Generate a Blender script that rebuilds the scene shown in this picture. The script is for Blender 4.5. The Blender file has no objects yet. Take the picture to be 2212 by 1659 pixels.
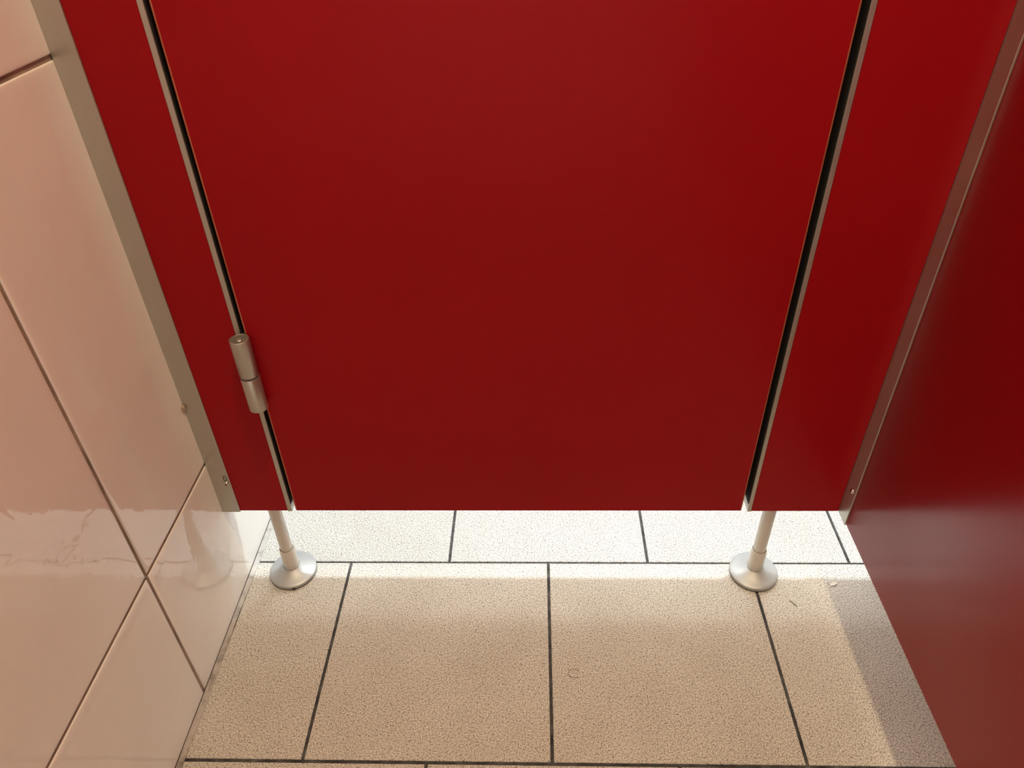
import bpy, bmesh, math, random
from mathutils import Matrix, Vector
random.seed(7)
scene = bpy.context.scene
C = scene.collection

# ------------------------------------------------------------------ camera
cam_data = bpy.data.cameras.new('camera')
cam = bpy.data.objects.new('camera', cam_data)
C.objects.link(cam)
FW = Vector((-0.03221963, 0.79859581, -0.60100468))
RI = Vector((0.99946829, 0.02273344, -0.02337363))
UP = Vector((0.00500318, 0.60143821, 0.79890365))
POS = Vector((0.43584, -0.69933, 0.89244))
cam.matrix_world = Matrix(((RI.x, UP.x, -FW.x, POS.x), (RI.y, UP.y, -FW.y, POS.y), (RI.z, UP.z, -FW.z, POS.z), (0, 0, 0, 1)))
cam_data.sensor_width = 36.0
cam_data.lens = 1582.53 / 2212.0 * 36.0
cam_data.clip_start = 0.01
scene.camera = cam

# ------------------------------------------------------------------ world, exposure
world = bpy.data.worlds.new('world')
scene.world = world
world.use_nodes = True
world.node_tree.nodes['Background'].inputs[0].default_value = (0.5, 0.5, 0.5, 1)
world.node_tree.nodes['Background'].inputs[1].default_value = 0.05
vs = scene.view_settings
vs.view_transform = 'Standard'
vs.look = 'None'
vs.exposure = 0.0
vs.gamma = 1.0
vs.use_curve_mapping = False

# ------------------------------------------------------------------ dimensions (metres)
H = 0.148          # bottom edge of door, stiles and partition above the floor
W = 0.847          # clear width of the cubicle
T = 0.028          # panel thickness
TOP = 2.02         # top of the panels
CEIL = 2.55
Y_BACK, Y_FAR, X_FAR = -1.55, 2.6, 1.752
LIGHTS = [  # x, y, radius, watts, colour
    (0.63, -0.42, 0.055, 28.0, (1.0, 0.77, 0.46)),     # over this cubicle
    (0.62, 0.42, 0.075, 75.0, (0.80, 0.90, 0.95)),      # just outside the door
    (1.45, -0.42, 0.055, 4.5, (1.0, 0.84, 0.74)),      # over the next cubicle
    (0.95, 1.65, 0.28, 15.5, (0.91, 0.98, 1.0)),       # farther out in the washroom
]

# ------------------------------------------------------------------ helpers
def tag(o, label=None, cat=None, group=None, kind=None):
    if label: o['label'] = label
    if cat: o['category'] = cat
    if group: o['group'] = group
    if kind: o['kind'] = kind
    return o

def link(name, me, parent=None, loc=(0, 0, 0)):
    o = bpy.data.objects.new(name, me)
    C.objects.link(o)
    o.location = loc
    if parent is not None:
        o.parent = parent
        o.matrix_parent_inverse = Matrix.Identity(4)
    return o

def obj(name, bm, mat, parent=None, smooth=False, base=None):
    """bm in world coordinates; the part is stored relative to its parent's location"""
    off = Vector((0, 0, 0))
    p = parent
    while p is not None:
        off += p.location
        p = p.parent
    loc = Vector((0, 0, 0))
    if parent is None and base is not None:
        loc = Vector(base)
    bmesh.ops.translate(bm, vec=-(off + loc), verts=bm.verts)
    bmesh.ops.recalc_face_normals(bm, faces=bm.faces)
    me = bpy.data.meshes.new(name)
    bm.to_mesh(me)
    bm.free()
    me.materials.append(mat)
    if smooth:
        for f in me.polygons:
            f.use_smooth = True
        if smooth != 'all':
            me.set_sharp_from_angle(angle=math.radians(38))
    return link(name, me, parent, loc)

def empty(name, loc):
    o = link(name, None, None, loc)
    o.empty_display_size = 0.05
    return o

def box(x0, x1, y0, y1, z0, z1, bev=0.0, seg=2, bm=None):
    b = bmesh.new()
    vs_ = [b.verts.new((x, y, z)) for x in (x0, x1) for y in (y0, y1) for z in (z0, z1)]
    for f in ((0, 1, 3, 2), (4, 6, 7, 5), (0, 4, 5, 1), (2, 3, 7, 6), (0, 2, 6, 4), (1, 5, 7, 3)):
        b.faces.new([vs_[i] for i in f])
    if bev > 0:
        bmesh.ops.bevel(b, geom=b.edges[:], offset=bev, segments=seg, affect='EDGES', profile=0.5)
    if bm is None:
        return b
    me = bpy.data.meshes.new('tmp'); b.to_mesh(me); b.free(); bm.from_mesh(me); bpy.data.meshes.remove(me)
    return bm

def prism(profile, z0, z1, bm=None):
    """extrude a closed x,y profile along z"""
    b = bm or bmesh.new()
    lo = [b.verts.new((x, y, z0)) for x, y in profile]
    hi = [b.verts.new((x, y, z1)) for x, y in profile]
    n = len(profile)
    for i in range(n):
        b.faces.new((lo[i], lo[(i + 1) % n], hi[(i + 1) % n], hi[i]))
    b.faces.new(lo[::-1]); b.faces.new(hi)
    return b

def lathe(profile, cx, cy, n=64, bm=None, closed=False):
    """profile: list of (r, z); revolve about the vertical through cx, cy"""
    b = bm or bmesh.new()
    rings = []
    for r, z in profile:
        if r < 1e-6:
            rings.append([b.verts.new((cx, cy, z))])
        else:
            rings.append([b.verts.new((cx + r * math.cos(2 * math.pi * i / n), cy + r * math.sin(2 * math.pi * i / n), z)) for i in range(n)])
    for a, c in zip(rings[:-1], rings[1:]):
        for i in range(n):
            j = (i + 1) % n
            if len(a) == 1 and len(c) == 1: continue
            if len(a) == 1: b.faces.new((a[0], c[i], c[j]))
            elif len(c) == 1: b.faces.new((a[i], a[j], c[0]))
            else: b.faces.new((a[i], a[j], c[j], c[i]))
    return b

def tube_path(pts, r, n=8, bm=None):
    b = bm or bmesh.new()
    rings = []
    for k, p in enumerate(pts):
        p = Vector(p)
        t = (Vector(pts[min(k + 1, len(pts) - 1)]) - Vector(pts[max(k - 1, 0)])).normalized()
        a = t.orthogonal().normalized() if abs(t.z) > 0.95 else Vector((0, 0, 1)).cross(t).normalized()
        c = t.cross(a)
        rings.append([b.verts.new(p + (a * math.cos(2 * math.pi * i / n) + c * math.sin(2 * math.pi * i / n)) * r) for i in range(n)])
    for a, c in zip(rings[:-1], rings[1:]):
        for i in range(n):
            b.faces.new((a[i], a[(i + 1) % n], c[(i + 1) % n], c[i]))
    b.faces.new(rings[0][::-1]); b.faces.new(rings[-1])
    return b

# ------------------------------------------------------------------ materials
def new_mat(name, base, rough=0.5, metal=0.0, spec=0.5):
    m = bpy.data.materials.new(name)
    m.use_nodes = True
    nt = m.node_tree
    b = nt.nodes['Principled BSDF']
    b.inputs['Base Color'].default_value = (*base, 1)
    b.inputs['Roughness'].default_value = rough
    b.inputs['Metallic'].default_value = metal
    b.inputs['Specular IOR Level'].default_value = spec
    return m, nt, b

def pos_node(nt):
    return nt.nodes.new('ShaderNodeNewGeometry').outputs['Position']

def noise(nt, vec, scale, detail=2.0, rough=0.5, dist=0.0):
    n = nt.nodes.new('ShaderNodeTexNoise')
    n.inputs['Scale'].default_value = scale
    n.inputs['Detail'].default_value = detail
    n.inputs['Roughness'].default_value = rough
    n.inputs['Distortion'].default_value = dist
    nt.links.new(vec, n.inputs['Vector'])
    return n.outputs['Fac']

def ramp(nt, fac, stops):
    r = nt.nodes.new('ShaderNodeValToRGB')
    e = r.color_ramp.elements
    while len(e) < len(stops): e.new(0.5)
    for el, (p, c) in zip(e, stops):
        el.position = p
        el.color = (*c, 1) if len(c) == 3 else c
    nt.links.new(fac, r.inputs['Fac'])
    return r.outputs['Color']

def mix(nt, a, b, fac, mode='MIX'):
    n = nt.nodes.new('ShaderNodeMix')
    n.data_type = 'RGBA'
    n.blend_type = mode
    for k, v in ((0, fac), (6, a), (7, b)):
        if isinstance(v, (int, float)): n.inputs[k].default_value = v
        elif isinstance(v, tuple): n.inputs[k].default_value = (*v, 1)
        else: nt.links.new(v, n.inputs[k])
    return n.outputs[2]

def math_node(nt, op, a, b=None):
    n = nt.nodes.new('ShaderNodeMath'); n.operation = op
    for i, v in enumerate((a, b)):
        if v is None: continue
        if isinstance(v, (int, float)): n.inputs[i].default_value = v
        else: nt.links.new(v, n.inputs[i])
    return n.outputs[0]

def bump(nt, bsdf, height, dist, strength=1.0, prev=None):
    n = nt.nodes.new('ShaderNodeBump')
    n.inputs['Distance'].default_value = dist
    n.inputs['Strength'].default_value = strength
    nt.links.new(height, n.inputs['Height'])
    if prev is not None: nt.links.new(prev, n.inputs['Normal'])
    nt.links.new(n.outputs['Normal'], bsdf.inputs['Normal'])
    return n.outputs['Normal']

# glazed wall tile
M_TILE, nt, b = new_mat('glazed_tile', (0.66, 0.47, 0.40), 0.025, 0.0, 0.6)
p = pos_node(nt)
nt.links.new(ramp(nt, noise(nt, p, 7.0, 3.0), [(0.3, (0.85, 0.835, 0.79)), (0.7, (0.885, 0.875, 0.84))]), b.inputs['Base Color'])
n1 = bump(nt, b, noise(nt, p, 8.0, 1.0), 0.0012)
n2 = bump(nt, b, noise(nt, p, 30.0, 2.0, 0.5, 0.6), 0.00042, prev=n1)
n3 = bump(nt, b, noise(nt, p, 110.0, 1.0), 0.00003, prev=n2)
# wall grout
M_WGROUT, nt, b = new_mat('wall_grout', (0.25, 0.19, 0.15), 0.85)
p = pos_node(nt)
nt.links.new(ramp(nt, noise(nt, p, 25.0, 4.0), [(0.3, (0.20, 0.155, 0.115)), (0.7, (0.42, 0.34, 0.27))]), b.inputs['Base Color'])
bump(nt, b, noise(nt, p, 900.0, 2.0), 0.0006)
# floor tile: pale speckled stoneware
M_FLOOR, nt, b = new_mat('speckled_stoneware', (0.6, 0.58, 0.54), 0.42)
p = pos_node(nt)
g = noise(nt, p, 600.0, 2.0, 0.6)
col = ramp(nt, g, [(0.34, (0.19, 0.178, 0.152)), (0.46, (0.44, 0.42, 0.378)), (0.64, (0.72, 0.695, 0.635))])
sp = noise(nt, p, 430.0, 1.0, 0.5)
spk = ramp(nt, sp, [(0.315, (0.16, 0.15, 0.13)), (0.36, (1, 1, 1))])
col = mix(nt, col, spk, 0.8, 'MULTIPLY')
stain = ramp(nt, noise(nt, p, 9.0, 4.0, 0.6), [(0.3, (0.90, 0.89, 0.87)), (0.65, (1, 1, 1))])
col = mix(nt, col, stain, 1.0, 'MULTIPLY')
nt.links.new(col, b.inputs['Base Color'])
bump(nt, b, g, 0.00035)
# floor grout
M_FGROUT, nt, b = new_mat('floor_grout', (0.02, 0.02, 0.02), 0.8)
p = pos_node(nt)
nt.links.new(ramp(nt, noise(nt, p, 60.0, 4.0), [(0.32, (0.014, 0.014, 0.014)), (0.62, (0.065, 0.066, 0.065)), (0.8, (0.16, 0.16, 0.155))]), b.inputs['Base Color'])
bump(nt, b, noise(nt, p, 700.0, 2.0), 0.0006)
# sealant bead
M_SEAL, nt, b = new_mat('grey_sealant', (0.36, 0.34, 0.31), 0.45)
p = pos_node(nt)
nt.links.new(ramp(nt, noise(nt, p, 45.0, 4.0, 0.6), [(0.28, (0.13, 0.115, 0.10)), (0.5, (0.38, 0.355, 0.32)), (0.8, (0.46, 0.44, 0.41))]), b.inputs['Base Color'])
# red laminate
M_RED, nt, b = new_mat('red_laminate', (0.42, 0.005, 0.007), 0.26, 0.0, 0.125)
p = pos_node(nt)
nt.links.new(ramp(nt, noise(nt, p, 3.0, 3.0), [(0.3, (0.29, 0.0044, 0.0075)), (0.7, (0.32, 0.0058, 0.0098))]), b.inputs['Base Color'])
bump(nt, b, noise(nt, p, 22.0, 2.0), 0.00012)
# door edging
M_EDGE, nt, b = new_mat('terracotta_edge', (0.50, 0.13, 0.06), 0.4)
p = pos_node(nt)
nt.links.new(ramp(nt, noise(nt, p, 18.0, 2.0), [(0.3, (0.46, 0.11, 0.05)), (0.7, (0.56, 0.17, 0.09))]), b.inputs['Base Color'])
# anodised aluminium
def alu(name, base, rough, metal):
    m, nt, b = new_mat(name, base, rough, metal)
    p = pos_node(nt)
    mp = nt.nodes.new('ShaderNodeMapping')
    mp.inputs['Scale'].default_value = (60, 60, 2.5)
    nt.links.new(p, mp.inputs['Vector'])
    f = noise(nt, mp.outputs['Vector'], 6.0, 3.0)
    lo = tuple(c * 0.985 for c in base); hi = tuple(min(1, c * 1.015) for c in base)
    nt.links.new(ramp(nt, f, [(0.3, lo), (0.7, hi)]), b.inputs['Base Color'])
    nt.links.new(ramp(nt, noise(nt, p, 30.0, 3.0), [(0.3, (rough * 0.85,) * 3), (0.7, (rough * 1.15,) * 3)]), b.inputs['Roughness'])
    return m
M_ALU = alu('anodised_aluminium', (0.51, 0.505, 0.45), 0.40, 0.86)
M_ALU2 = alu('satin_aluminium', (0.37, 0.378, 0.378), 0.45, 0.55)
M_LEG = alu('cream_powder_coat', (0.64, 0.62, 0.565), 0.45, 0.35)
M_STEEL = alu('screw_steel', (0.62, 0.58, 0.54), 0.22, 1.0)
M_DARK, nt, b = new_mat('black_rubber_and_shade', (0.012, 0.011, 0.010), 0.7)  # rubber parts, and black stand-in for shade in door gaps and leg collars
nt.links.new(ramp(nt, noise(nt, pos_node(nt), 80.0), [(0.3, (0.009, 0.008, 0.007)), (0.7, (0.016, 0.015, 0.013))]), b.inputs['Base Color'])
M_BUSH, nt, b = new_mat('grey_bushing', (0.12, 0.11, 0.09), 0.6)
nt.links.new(ramp(nt, noise(nt, pos_node(nt), 500.0), [(0.3, (0.07, 0.062, 0.05)), (0.7, (0.16, 0.145, 0.12))]), b.inputs['Base Color'])
M_WHITE, nt, b = new_mat('white_paint', (0.80, 0.79, 0.76), 0.7)
nt.links.new(ramp(nt, noise(nt, pos_node(nt), 5.0), [(0.3, (0.78, 0.77, 0.74)), (0.7, (0.82, 0.81, 0.78))]), b.inputs['Base Color'])
M_PAPER, nt, b = new_mat('scrap_paper', (0.78, 0.74, 0.66), 0.8)
nt.links.new(ramp(nt, noise(nt, pos_node(nt), 300.0), [(0.3, (0.70, 0.66, 0.58)), (0.7, (0.85, 0.81, 0.74))]), b.inputs['Base Color'])
M_FIBRE, nt, b = new_mat('dark_fibre', (0.05, 0.035, 0.025), 0.7)
nt.links.new(ramp(nt, noise(nt, pos_node(nt), 300.0), [(0.3, (0.04, 0.03, 0.02)), (0.7, (0.07, 0.05, 0.035))]), b.inputs['Base Color'])
M_HAIR, nt, b = new_mat('brown_hair', (0.16, 0.10, 0.06), 0.5)
nt.links.new(ramp(nt, noise(nt, pos_node(nt), 300.0), [(0.3, (0.13, 0.08, 0.045)), (0.7, (0.2, 0.13, 0.08))]), b.inputs['Base Color'])
M_LENS = bpy.data.materials.new('lamp_lens'); M_LENS.use_nodes = True
b = M_LENS.node_tree.nodes['Principled BSDF']
b.inputs['Emission Color'].default_value = (1, 0.95, 0.88, 1); b.inputs['Emission Strength'].default_value = 6.0

# ------------------------------------------------------------------ floor
P = 0.303
Y1, Y2, X1, F1 = 0.03185, -0.2709, 0.1507, 0.302
G = 0.0042            # joint width
GZ = -0.0016          # joint depth
floor = obj('floor', box(-0.002, X_FAR, Y_BACK, Y_FAR, -0.12, GZ), M_FGROUT)
tag(floor, 'pale speckled stone tiles laid in staggered rows with dark grout', 'floor', kind='structure')
mesh_cache = {}
def floor_tile_mesh(w, d):
    key = ('f', round(w, 4), round(d, 4))
    if key not in mesh_cache:
        bm = bmesh.new()
        rings = []
        for ins, z in ((0, GZ), (0, -0.0006), (0.0008, 0.0)):
            rings.append([bm.verts.new((x, y, z)) for x, y in ((ins, ins), (w - ins, ins), (w - ins, d - ins), (ins, d - ins))])
        for a, c in zip(rings[:-1], rings[1:]):
            for i in range(4):
                bm.faces.new((a[i], a[(i + 1) % 4], c[(i + 1) % 4], c[i]))
        bm.faces.new(rings[-1])
        me = bpy.data.meshes.new('floor_tile'); bm.to_mesh(me); bm.free(); me.materials.append(M_FLOOR)
        mesh_cache[key] = me
    return mesh_cache[key]
X0F = 0.0065
row = math.floor((Y_BACK - Y2) / P)
y = Y2 + row * P
while y < Y_FAR - 0.02:
    k = round((y - Y2) / P)
    xs0 = X1 if k % 2 == 0 else F1
    xb = xs0 - P * math.ceil((xs0 - X0F) / P)
    ga, gb = (0.0029 if k == 1 else G), (0.0029 if k == 0 else G)   # the joint under the door is tighter
    ya, yb = max(y + ga / 2, Y_BACK), min(y + P - gb / 2, Y_FAR)
    while xb < X_FAR - 0.02:
        xa, xc = max(xb + G / 2, X0F), min(xb + P - G / 2, X_FAR)
        if xc - xa > 0.012:
            link('floor_tile', floor_tile_mesh(xc - xa, yb - ya), floor, (xa, ya, 0))
        xb += P
    y += P

# ------------------------------------------------------------------ left wall
TW, TH = 0.336, 0.5035
YV, ZH = -0.183, 0.2365
GW = 0.0052
RX = -0.0017
wall = obj('wall_left', box(-0.14, RX, Y_BACK, Y_FAR, -0.12, CEIL), M_WGROUT)
tag(wall, 'glossy pale pink wall tiles with brown grout beside the cubicle', 'wall', kind='structure')
def wall_tile_mesh(d, h):
    key = ('w', round(d, 4), round(h, 4))
    if key not in mesh_cache:
        bm = bmesh.new()
        rings = []
        for ins, x in ((0, RX), (0, -0.0009), (0.0006, -0.0004), (0.0018, -0.00016), (0.006, -0.00006), (0.016, 0.0)):
            rings.append([bm.verts.new((x, yy, zz)) for yy, zz in ((ins, ins), (d - ins, ins), (d - ins, h - ins), (ins, h - ins))])
        for a, c in zip(rings[:-1], rings[1:]):
            for i in range(4):
                bm.faces.new((a[i], a[(i + 1) % 4], c[(i + 1) % 4], c[i]))
        bm.faces.new(rings[-1])
        bmesh.ops.recalc_face_normals(bm, faces=bm.faces)
        me = bpy.data.meshes.new('wall_tile'); bm.to_mesh(me); bm.free(); me.materials.append(M_TILE)
        for f in me.polygons: f.use_smooth = True
        me.set_sharp_from_angle(angle=math.radians(40))
        mesh_cache[key] = me
    return mesh_cache[key]
rows = [(0.0028, ZH - GW / 2)]
z = ZH
while z < CEIL - 0.03:
    rows.append((z + GW / 2, min(z + TH - GW / 2, CEIL)))
    z += TH
y = YV - TW * math.ceil((YV - Y_BACK) / TW)
while y < Y_FAR - 0.03:
    ya, yb = max(y + GW / 2, Y_BACK), min(y + TW - GW / 2, Y_FAR)
    for za, zb in rows:
        t = link('wall_tile', wall_tile_mesh(yb - ya, zb - za), wall, (0, ya, za))
        t.rotation_euler = (0, random.uniform(-0.0006, 0.0006), random.uniform(-0.0006, 0.0006))
    y += TW
# crumb of mortar squeezed out beside the channel
bm = bmesh.new()
bmesh.ops.create_icosphere(bm, subdivisions=2, radius=0.0036)
for v in bm.verts:
    v.co *= 0.65 + 0.6 * random.random(); v.co.z *= 1.3; v.co.x *= 0.7
bmesh.ops.translate(bm, vec=(0.0012, -0.0052, 0.3345), verts=bm.verts)
obj('mortar_crumb', bm, M_WGROUT, wall)

# sealant bead along the foot of the wall
bm = bmesh.new()
prev = None
n = 240
for i in range(n + 1):
    yy = Y_BACK + (Y_FAR - Y_BACK) * i / n
    w = 0.0068 + 0.0009 * math.sin(yy * 23.0) + random.uniform(-0.0005, 0.0005)
    h = 0.0032 + random.uniform(-0.0004, 0.0004)
    cur = [bm.verts.new(c) for c in ((0.0004, yy, -0.0014), (0.0004, yy, h), (0.0028, yy, 0.0016 + random.uniform(-0.0002, 0.0002)), (w, yy, 0.0004), (w, yy, -0.0014))]
    if prev:
        for a in range(5):
            bm.faces.new((prev[a], prev[(a + 1) % 5], cur[(a + 1) % 5], cur[a]))
    else:
        bm.faces.new(cur[::-1])
    prev = cur
bm.faces.new(prev)
tag(obj('trim_1', bm, M_SEAL, smooth=True), 'grey sealant bead between the pink wall tiles and the floor', 'sealant', kind='structure')

# ------------------------------------------------------------------ rest of the washroom
for nm, bx, lab in (
        ('wall_back', (-0.14, X_FAR, Y_BACK - 0.12, Y_BACK, -0.12, CEIL), 'plain white wall behind the cubicle'),
        ('wall_front', (-0.14, X_FAR, Y_FAR, Y_FAR + 0.12, -0.12, CEIL), 'plain white wall across the washroom'),
        ('wall_right', (X_FAR, X_FAR + 0.12, Y_BACK - 0.12, Y_FAR + 0.12, -0.12, CEIL), 'plain white wall past the next cubicle'),
        ('ceiling', (-0.14, X_FAR + 0.12, Y_BACK - 0.12, Y_FAR + 0.12, CEIL, CEIL + 0.1), 'plain white ceiling over the cubicles')):
    tag(obj(nm, box(*bx), M_WHITE), lab, nm.split('_')[0], kind='structure')

# ------------------------------------------------------------------ shared small parts
def screw(name, centre, axis, parent, r=0.0036, hgt=0.0024):
    """domed cross-slot screw head; axis = outward direction"""
    bm = bmesh.new()
    prof = [(0.0, hgt * 0.72), (r * 0.22, hgt * 0.72), (r * 0.24, hgt), (r * 0.6, hgt * 0.86), (r * 0.9, hgt * 0.45), (r, 0.0)]
    lathe(prof, 0, 0, 20, bm)
    rot = Vector((0, 0, 1)).rotation_difference(Vector(axis)).to_matrix().to_4x4()
    bmesh.ops.transform(bm, matrix=Matrix.Translation(centre) @ rot, verts=bm.verts)
    s = obj(name, bm, M_STEEL, parent, smooth=True)
    bm = bmesh.new()
    for a in (0, math.pi / 2):
        c = box(-r * 0.55, r * 0.55, -r * 0.11, r * 0.11, hgt * 0.7, hgt * 1.01)
        bmesh.ops.rotate(c, cent=(0, 0, 0), matrix=Matrix.Rotation(a + 0.4, 3, 'Z'), verts=c.verts)
        me = bpy.data.meshes.new('t'); c.to_mesh(me); c.free(); bm.from_mesh(me); bpy.data.meshes.remove(me)
    bmesh.ops.transform(bm, matrix=Matrix.Translation(centre) @ rot, verts=bm.verts)
    return s, bm

def pedestal(cx, cy, parent):
    leg = obj('pedestal_leg', lathe([(0.0, 0.040), (0.0090, 0.040), (0.0090, H), (0.0, H)], cx, cy, 48), M_LEG, parent, smooth=True)
    prof = [(0.0092, 0.040), (0.0096, 0.0535), (0.0101, 0.0549), (0.0107, 0.0549), (0.0111, 0.0543), (0.0111, 0.0135), (0.0, 0.0135)]
    obj('collar', lathe(prof, cx, cy, 56), M_LEG, leg, smooth=True)
    obj('collar_gap_shade', lathe([(0.0090, 0.0524), (0.0098, 0.0524), (0.0098, 0.0530), (0.0090, 0.0530)], cx, cy, 40), M_DARK, leg)  # black ring painting the shadow in the gap between collar and tube
    prof = [(0.0, 0.0012), (0.0340, 0.0012), (0.0348, 0.0018), (0.0350, 0.0052), (0.0346, 0.0066), (0.0334, 0.0074), (0.0300, 0.0083), (0.0220, 0.0111), (0.0160, 0.0138), (0.0132, 0.0154), (0.0120, 0.0162), (0.0116, 0.0150), (0.0, 0.0150)]
    obj('floor_flange', lathe(prof, cx, cy, 72), M_ALU2, leg, smooth=True)
    obj('gasket', lathe([(0.0, 0.0), (0.0347, 0.0), (0.0347, 0.0014), (0.0, 0.0014)], cx, cy, 64), M_DARK, leg)
    return leg

def edge_profile(xa, xb, side, parent):
    """aluminium trim capping the free edge of a stile; side = +1 when the gap lies to the right"""
    o = obj('edge_profile', box(xa, xb, -0.0004, T + 0.0004, H - 0.0012, TOP, 0.0005, 1), M_ALU, parent, smooth=True)
    if side > 0: s = box(xb, xb + 0.014, T + 0.001, T + 0.005, H + 0.004, TOP - 0.01)
    else: s = box(xa - 0.014, xa, T + 0.001, T + 0.005, H + 0.004, TOP - 0.01)
    obj('rubber_seal', s, M_DARK, o)
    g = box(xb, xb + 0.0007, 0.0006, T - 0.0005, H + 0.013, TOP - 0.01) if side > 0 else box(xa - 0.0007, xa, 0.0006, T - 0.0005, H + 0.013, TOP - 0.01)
    obj('gap_shade', g, M_DARK, o)  # black strip over the aluminium, standing in for the gap's deep shade
    return o

# ------------------------------------------------------------------ left stile
XS, XE1, XE2 = 0.0251, 0.0913, 0.0974
st = empty('cubicle_stile', (0.045, T / 2, 0))
tag(st, 'narrow red stile with silver wall channel, between the pink tiles and the door hinge', 'stile', 'red cubicle stiles')
obj('stile_panel', box(0.0024, XE1, 0.0, T, H, TOP, 0.0004, 1), M_RED, st, smooth=True)
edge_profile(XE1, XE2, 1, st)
ch = obj('wall_channel', prism([(0.0002, -0.0020), (XS - 0.0004, -0.0020), (XS, -0.0016), (XS, -0.0002), (0.0022, -0.0002), (0.0022, T + 0.0002), (XS, T + 0.0002), (XS, T + 0.0020), (0.0002, T + 0.0020)], H - 0.0004, TOP), M_ALU, st)
s, bm = screw('screw', (0.0199, -0.0020, 0.2025), (0, -1, 0), ch)
obj('screw_slot', bm, M_DARK, ch)
bm = bmesh.new()      # elongated fixing slot above the screw
pts = []
for i in range(24):
    a = 2 * math.pi * i / 24
    pts.append((0.0200 + 0.0026 * math.cos(a), (0.0052 if math.sin(a) > 0 else 0.0) + 0.2090 + 0.0026 * math.sin(a)))
lo = [bm.verts.new((x, -0.00206, z)) for x, z in pts]; hi = [bm.verts.new((x, -0.00235, z)) for x, z in pts]
inn = [bm.verts.new((0.0200 + (x - 0.02) * 0.5, -0.00235, 0.2115 + (z - 0.2115) * 0.78)) for x, z in pts]
inl = [bm.verts.new((0.0200 + (x - 0.02) * 0.5, -0.00206, 0.2115 + (z - 0.2115) * 0.78)) for x, z in pts]
for i in range(24):
    j = (i + 1) % 24
    bm.faces.new((lo[i], lo[j], hi[j], hi[i])); bm.faces.new((hi[i], hi[j], inn[j], inn[i])); bm.faces.new((inn[i], inn[j], inl[j], inl[i]))
obj('slot_rim', bm, M_BUSH, ch)
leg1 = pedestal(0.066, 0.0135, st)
bm = bmesh.new()      # dark crumb stuck to the rim of the flange
bmesh.ops.create_icosphere(bm, subdivisions=2, radius=0.0018)
for v in bm.verts:
    v.co *= 0.6 + 0.7 * random.random(); v.co.x *= 1.3
bmesh.ops.translate(bm, vec=(0.0755, -0.0207, 0.0020), verts=bm.verts)
obj('dirt_crumb', bm, M_DARK, leg1)

# ------------------------------------------------------------------ door
XD0, XD1 = 0.1020, 0.7152
door = empty('cubicle_door', ((XD0 + XD1) / 2, T / 2, H))
tag(door, 'wide red cubicle door hanging between the two silver-edged stiles', 'door')
obj('door_panel', box(XD0 + 0.0024, XD1 - 0.0020, 0.0, T, H + 0.0002, TOP - 0.02, 0.0004, 1), M_RED, door, smooth=True)
for xa, s in ((XD0, 1), (XD1, -1)):
    bw = 0.0024 if s > 0 else 0.0020
    pr = [(xa + s * bw, 0.0001), (xa + s * 0.0011, 0.0004), (xa, 0.0016), (xa, T - 0.0013), (xa + s * bw, T - 0.0001)]
    obj('edge_band', prism(pr if s > 0 else pr[::-1], H + 0.0004, TOP - 0.0204), M_EDGE, door)
# hinge: two barrel halves over a pin, standing proud of the gap
HX, HY, HR = 0.0996, -0.0122, 0.0111
hinge = obj('hinge', lathe([(0.0040, 0.3916), (HR - 0.0003, 0.3916), (HR, 0.3920), (HR, 0.4408), (HR - 0.0004, 0.4413), (HR - 0.0011, 0.4413), (HR - 0.0014, 0.4406), (HR - 0.0014, 0.4385), (0.0040, 0.4385), (0.0040, 0.3916)], HX, HY, 56), M_ALU, door, smooth=True)
obj('hinge_lower_barrel', lathe([(0.0040, 0.3408), (HR - 0.0006, 0.3408), (HR, 0.3415), (HR, 0.3880), (HR - 0.0003, 0.3884), (0.0040, 0.3884), (0.0040, 0.3408)], HX, HY, 56), M_ALU, hinge, smooth=True)
obj('hinge_washer', lathe([(0.0040, 0.3884), (HR - 0.0008, 0.3884), (HR - 0.0008, 0.3916), (0.0040, 0.3916), (0.0040, 0.3884)], HX, HY, 48), M_BUSH, hinge, smooth=True)
obj('hinge_bushing', lathe([(0.0034, 0.4385), (HR - 0.0015, 0.4385), (HR - 0.0015, 0.4402), (0.0066, 0.4402), (0.0060, 0.4392), (0.0034, 0.4392), (0.0034, 0.4385)], HX, HY, 48), M_BUSH, hinge, smooth=True)
obj('hinge_pin', lathe([(0.0, 0.3402), (0.0034, 0.3402), (0.0034, 0.4400), (0.0028, 0.4405), (0.0, 0.4405)], HX, HY, 32), M_ALU, hinge, smooth=True)
obj('hinge_leaf', box(XE2 + 0.0010, XD0 - 0.0012, HY + HR - 0.0016, 0.0180, 0.3416, 0.4385), M_BUSH, hinge)

# ------------------------------------------------------------------ right stile
XF1, XF2 = 0.7227, 0.7280
st2 = empty('cubicle_stile', (0.787, T / 2, 0))
tag(st2, 'broad red stile on the latch side of the door, meeting the red partition', 'stile', 'red cubicle stiles')
obj('stile_panel', box(XF2, W - 0.0022, 0.0, T, H - 0.0004, TOP, 0.0004, 1), M_RED, st2, smooth=True)
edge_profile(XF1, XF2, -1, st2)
an = obj('corner_angle', prism([(W - 0.0020, T + 0.0002), (W - 0.0020, -0.0242), (W - 0.0016, -0.0247), (W - 0.0002, -0.0247), (W - 0.0002, T + 0.0022), (W - 0.0250, T + 0.0022), (W - 0.0250, T + 0.0002)], H - 0.0006, TOP), M_ALU, st2)
s, bm = screw('screw', (W - 0.0020, -0.0153, 0.2015), (-1, 0, 0), an)
obj('screw_slot', bm, M_DARK, an)
pedestal(0.7590, 0.0135, st2)

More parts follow.
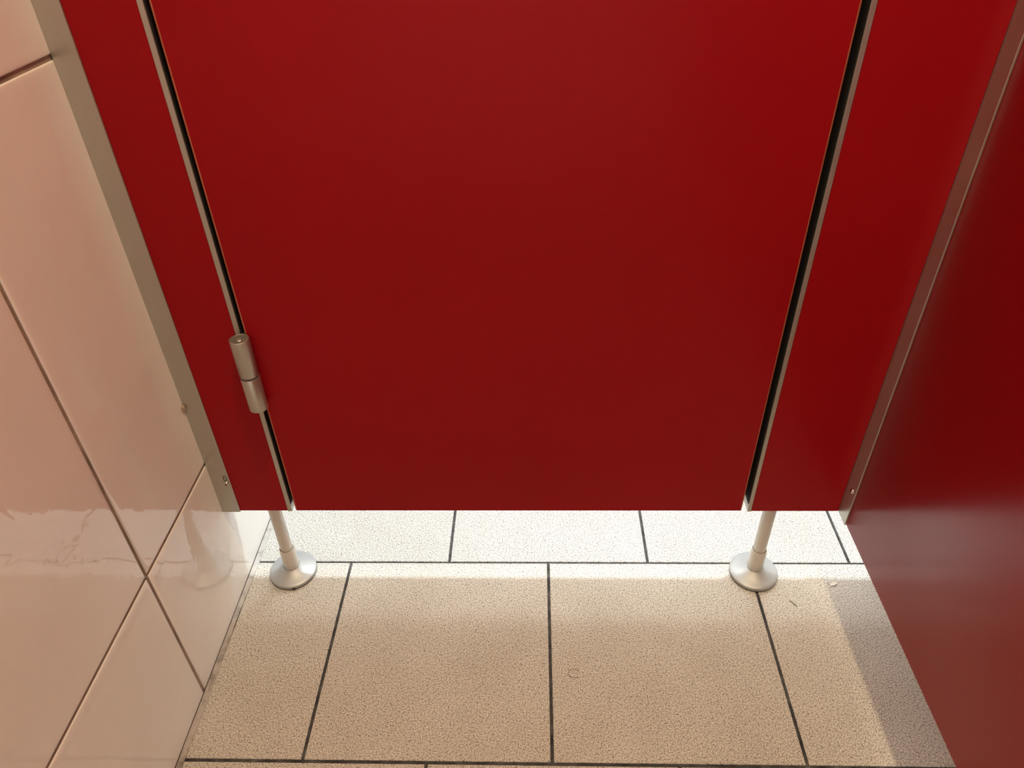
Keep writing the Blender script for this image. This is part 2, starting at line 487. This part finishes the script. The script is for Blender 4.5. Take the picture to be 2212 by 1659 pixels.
# ------------------------------------------------------------------ right partition
part = empty('cubicle_partition', (W + T / 2, -0.7, 0))
tag(part, 'dark red side partition panel on the right, reflecting the bright floor', 'partition')
obj('partition_panel', box(W, W + T, Y_BACK + 0.004, T, H, TOP, 0.0006, 2), M_RED, part, smooth=True)
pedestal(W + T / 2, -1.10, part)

# ------------------------------------------------------------------ unseen front of the next cubicle, added to block the outside light
st3 = empty('cubicle_stile', (0.93, T / 2, 0))
tag(st3, 'unseen red stile of the next cubicle, added behind the right partition to block light', 'stile', 'red cubicle stiles')
obj('stile_panel', box(W + T + 0.0004, 0.985, 0.0, T, H, TOP, 0.0004, 1), M_RED, st3, smooth=True)
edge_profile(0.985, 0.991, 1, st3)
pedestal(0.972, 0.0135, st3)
door2 = empty('cubicle_door', (1.30, T / 2, H))
tag(door2, 'unseen red door of the next cubicle, added past the right partition to block light', 'door')
obj('door_panel', box(0.998, 1.608, 0.0, T, H, TOP - 0.02, 0.0008, 2), M_RED, door2, smooth=True)
st4 = empty('cubicle_stile', (1.68, T / 2, 0))
tag(st4, 'unseen red stile added at the far end of the next cubicle to block light', 'stile', 'red cubicle stiles')
obj('stile_panel', box(1.622, X_FAR - 0.001, 0.0, T, H, TOP, 0.0004, 1), M_RED, st4, smooth=True)
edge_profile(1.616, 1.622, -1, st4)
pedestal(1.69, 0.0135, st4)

# ------------------------------------------------------------------ litter on the floor
def thing(o, label, cat, group=None): return tag(o, label, cat, group)
# torn paper scrap, curled at the edges
bm = bmesh.new()
nx, ny = 9, 4
gp = {}
for i in range(nx):
    for j in range(ny):
        u, v = i / (nx - 1) - 0.5, j / (ny - 1) - 0.5
        x = u * 0.0118 + 0.0008 * math.sin(9 * v + 3 * u)
        y = v * 0.0058 * (1 - 0.5 * abs(u)) + 0.0006 * math.sin(14 * u)
        zz = 0.0006 + 0.0011 * (v * 2) ** 2 + 0.0007 * (math.sin(11 * u) + 1) * 0.5
        gp[i, j] = bm.verts.new((x, y, zz))
for i in range(nx - 1):
    for j in range(ny - 1):
        bm.faces.new((gp[i, j], gp[i + 1, j], gp[i + 1, j + 1], gp[i, j + 1]))
r = bmesh.ops.extrude_face_region(bm, geom=bm.faces[:])
bmesh.ops.translate(bm, vec=(0, 0, -0.0003), verts=[e for e in r['geom'] if isinstance(e, bmesh.types.BMVert)])
bmesh.ops.translate(bm, vec=(0, 0, -min(v.co.z for v in bm.verts) + 0.00005), verts=bm.verts)
bmesh.ops.rotate(bm, cent=(0, 0, 0), matrix=Matrix.Rotation(0.5, 3, 'Z'), verts=bm.verts)
bmesh.ops.translate(bm, vec=(0.8712, -0.0063, 0), verts=bm.verts)
thing(obj('paper_scrap', bm, M_PAPER, base=(0.8712, -0.0063, 0)), 'tiny torn white paper scrap on the floor beside the red partition', 'litter')
def fibre(name, pts, r, mat, label):
    pts = [(x, y, r + 0.00005 + z) for x, y, z in pts]
    c = pts[len(pts) // 2]
    thing(obj(name, tube_path(pts, r, 6), mat, smooth='all', base=(c[0], c[1], 0)), label, 'litter')
fibre('fibre', [(0.8038 + 0.0011 * k - 0.004, -0.0407 - 0.0014 * k + 0.005 + 0.0006 * math.sin(k), 0.0001) for k in range(8)], 0.00045, M_FIBRE, 'short straight dark fibre on the floor near the right leg')
cc = (0.4848, -0.1526)
fibre('curled_hair', [(cc[0] + 0.0060 * math.cos(a) * (1 + 0.10 * a), cc[1] + 0.0062 * math.sin(a), 0.0001 + 0.0003 * (1 + math.sin(2 * a))) for a in [0.5 + 0.3 * k for k in range(17)]], 0.00028, M_HAIR, 'small curled brown hair lying mid floor on a tile')
fibre('fibre', [(0.2908 + 0.0010 * k - 0.004, -0.2300 + 0.0006 * k + 0.0001 * k * k - 0.004, 0.0001) for k in range(8)], 0.00045, M_PAPER, 'short white thread on the floor near the bottom edge')

# ------------------------------------------------------------------ ceiling downlights
dl_labels = ['round warm ceiling downlight over the cubicle', 'round ceiling downlight just outside the cubicle door', 'round ceiling downlight over the next cubicle', 'large round ceiling light in the middle of the washroom']
for (x, y, r, watts, colr), lab in zip(LIGHTS, dl_labels):
    e = empty('ceiling_downlight', (x, y, CEIL))
    tag(e, lab, 'ceiling light', 'ceiling downlights')
    obj('trim_ring', lathe([(r + 0.002, CEIL - 0.001), (r + 0.002, CEIL - 0.012), (r + 0.02, CEIL - 0.009), (r + 0.022, CEIL - 0.001)], x, y, 40), M_WHITE, e, smooth=True)
    obj('lens', lathe([(0.0, CEIL - 0.004), (r, CEIL - 0.004), (r, CEIL - 0.001), (0.0, CEIL - 0.001)], x, y, 40), M_LENS, e)
    ld = bpy.data.lights.new('downlight_lamp', 'AREA')
    ld.shape = 'DISK'; ld.size = 2 * r; ld.energy = watts; ld.color = colr
    lo_ = bpy.data.objects.new('downlight_lamp', ld); C.objects.link(lo_)
    lo_.parent = e
    lo_.location = (0, 0, -0.014)
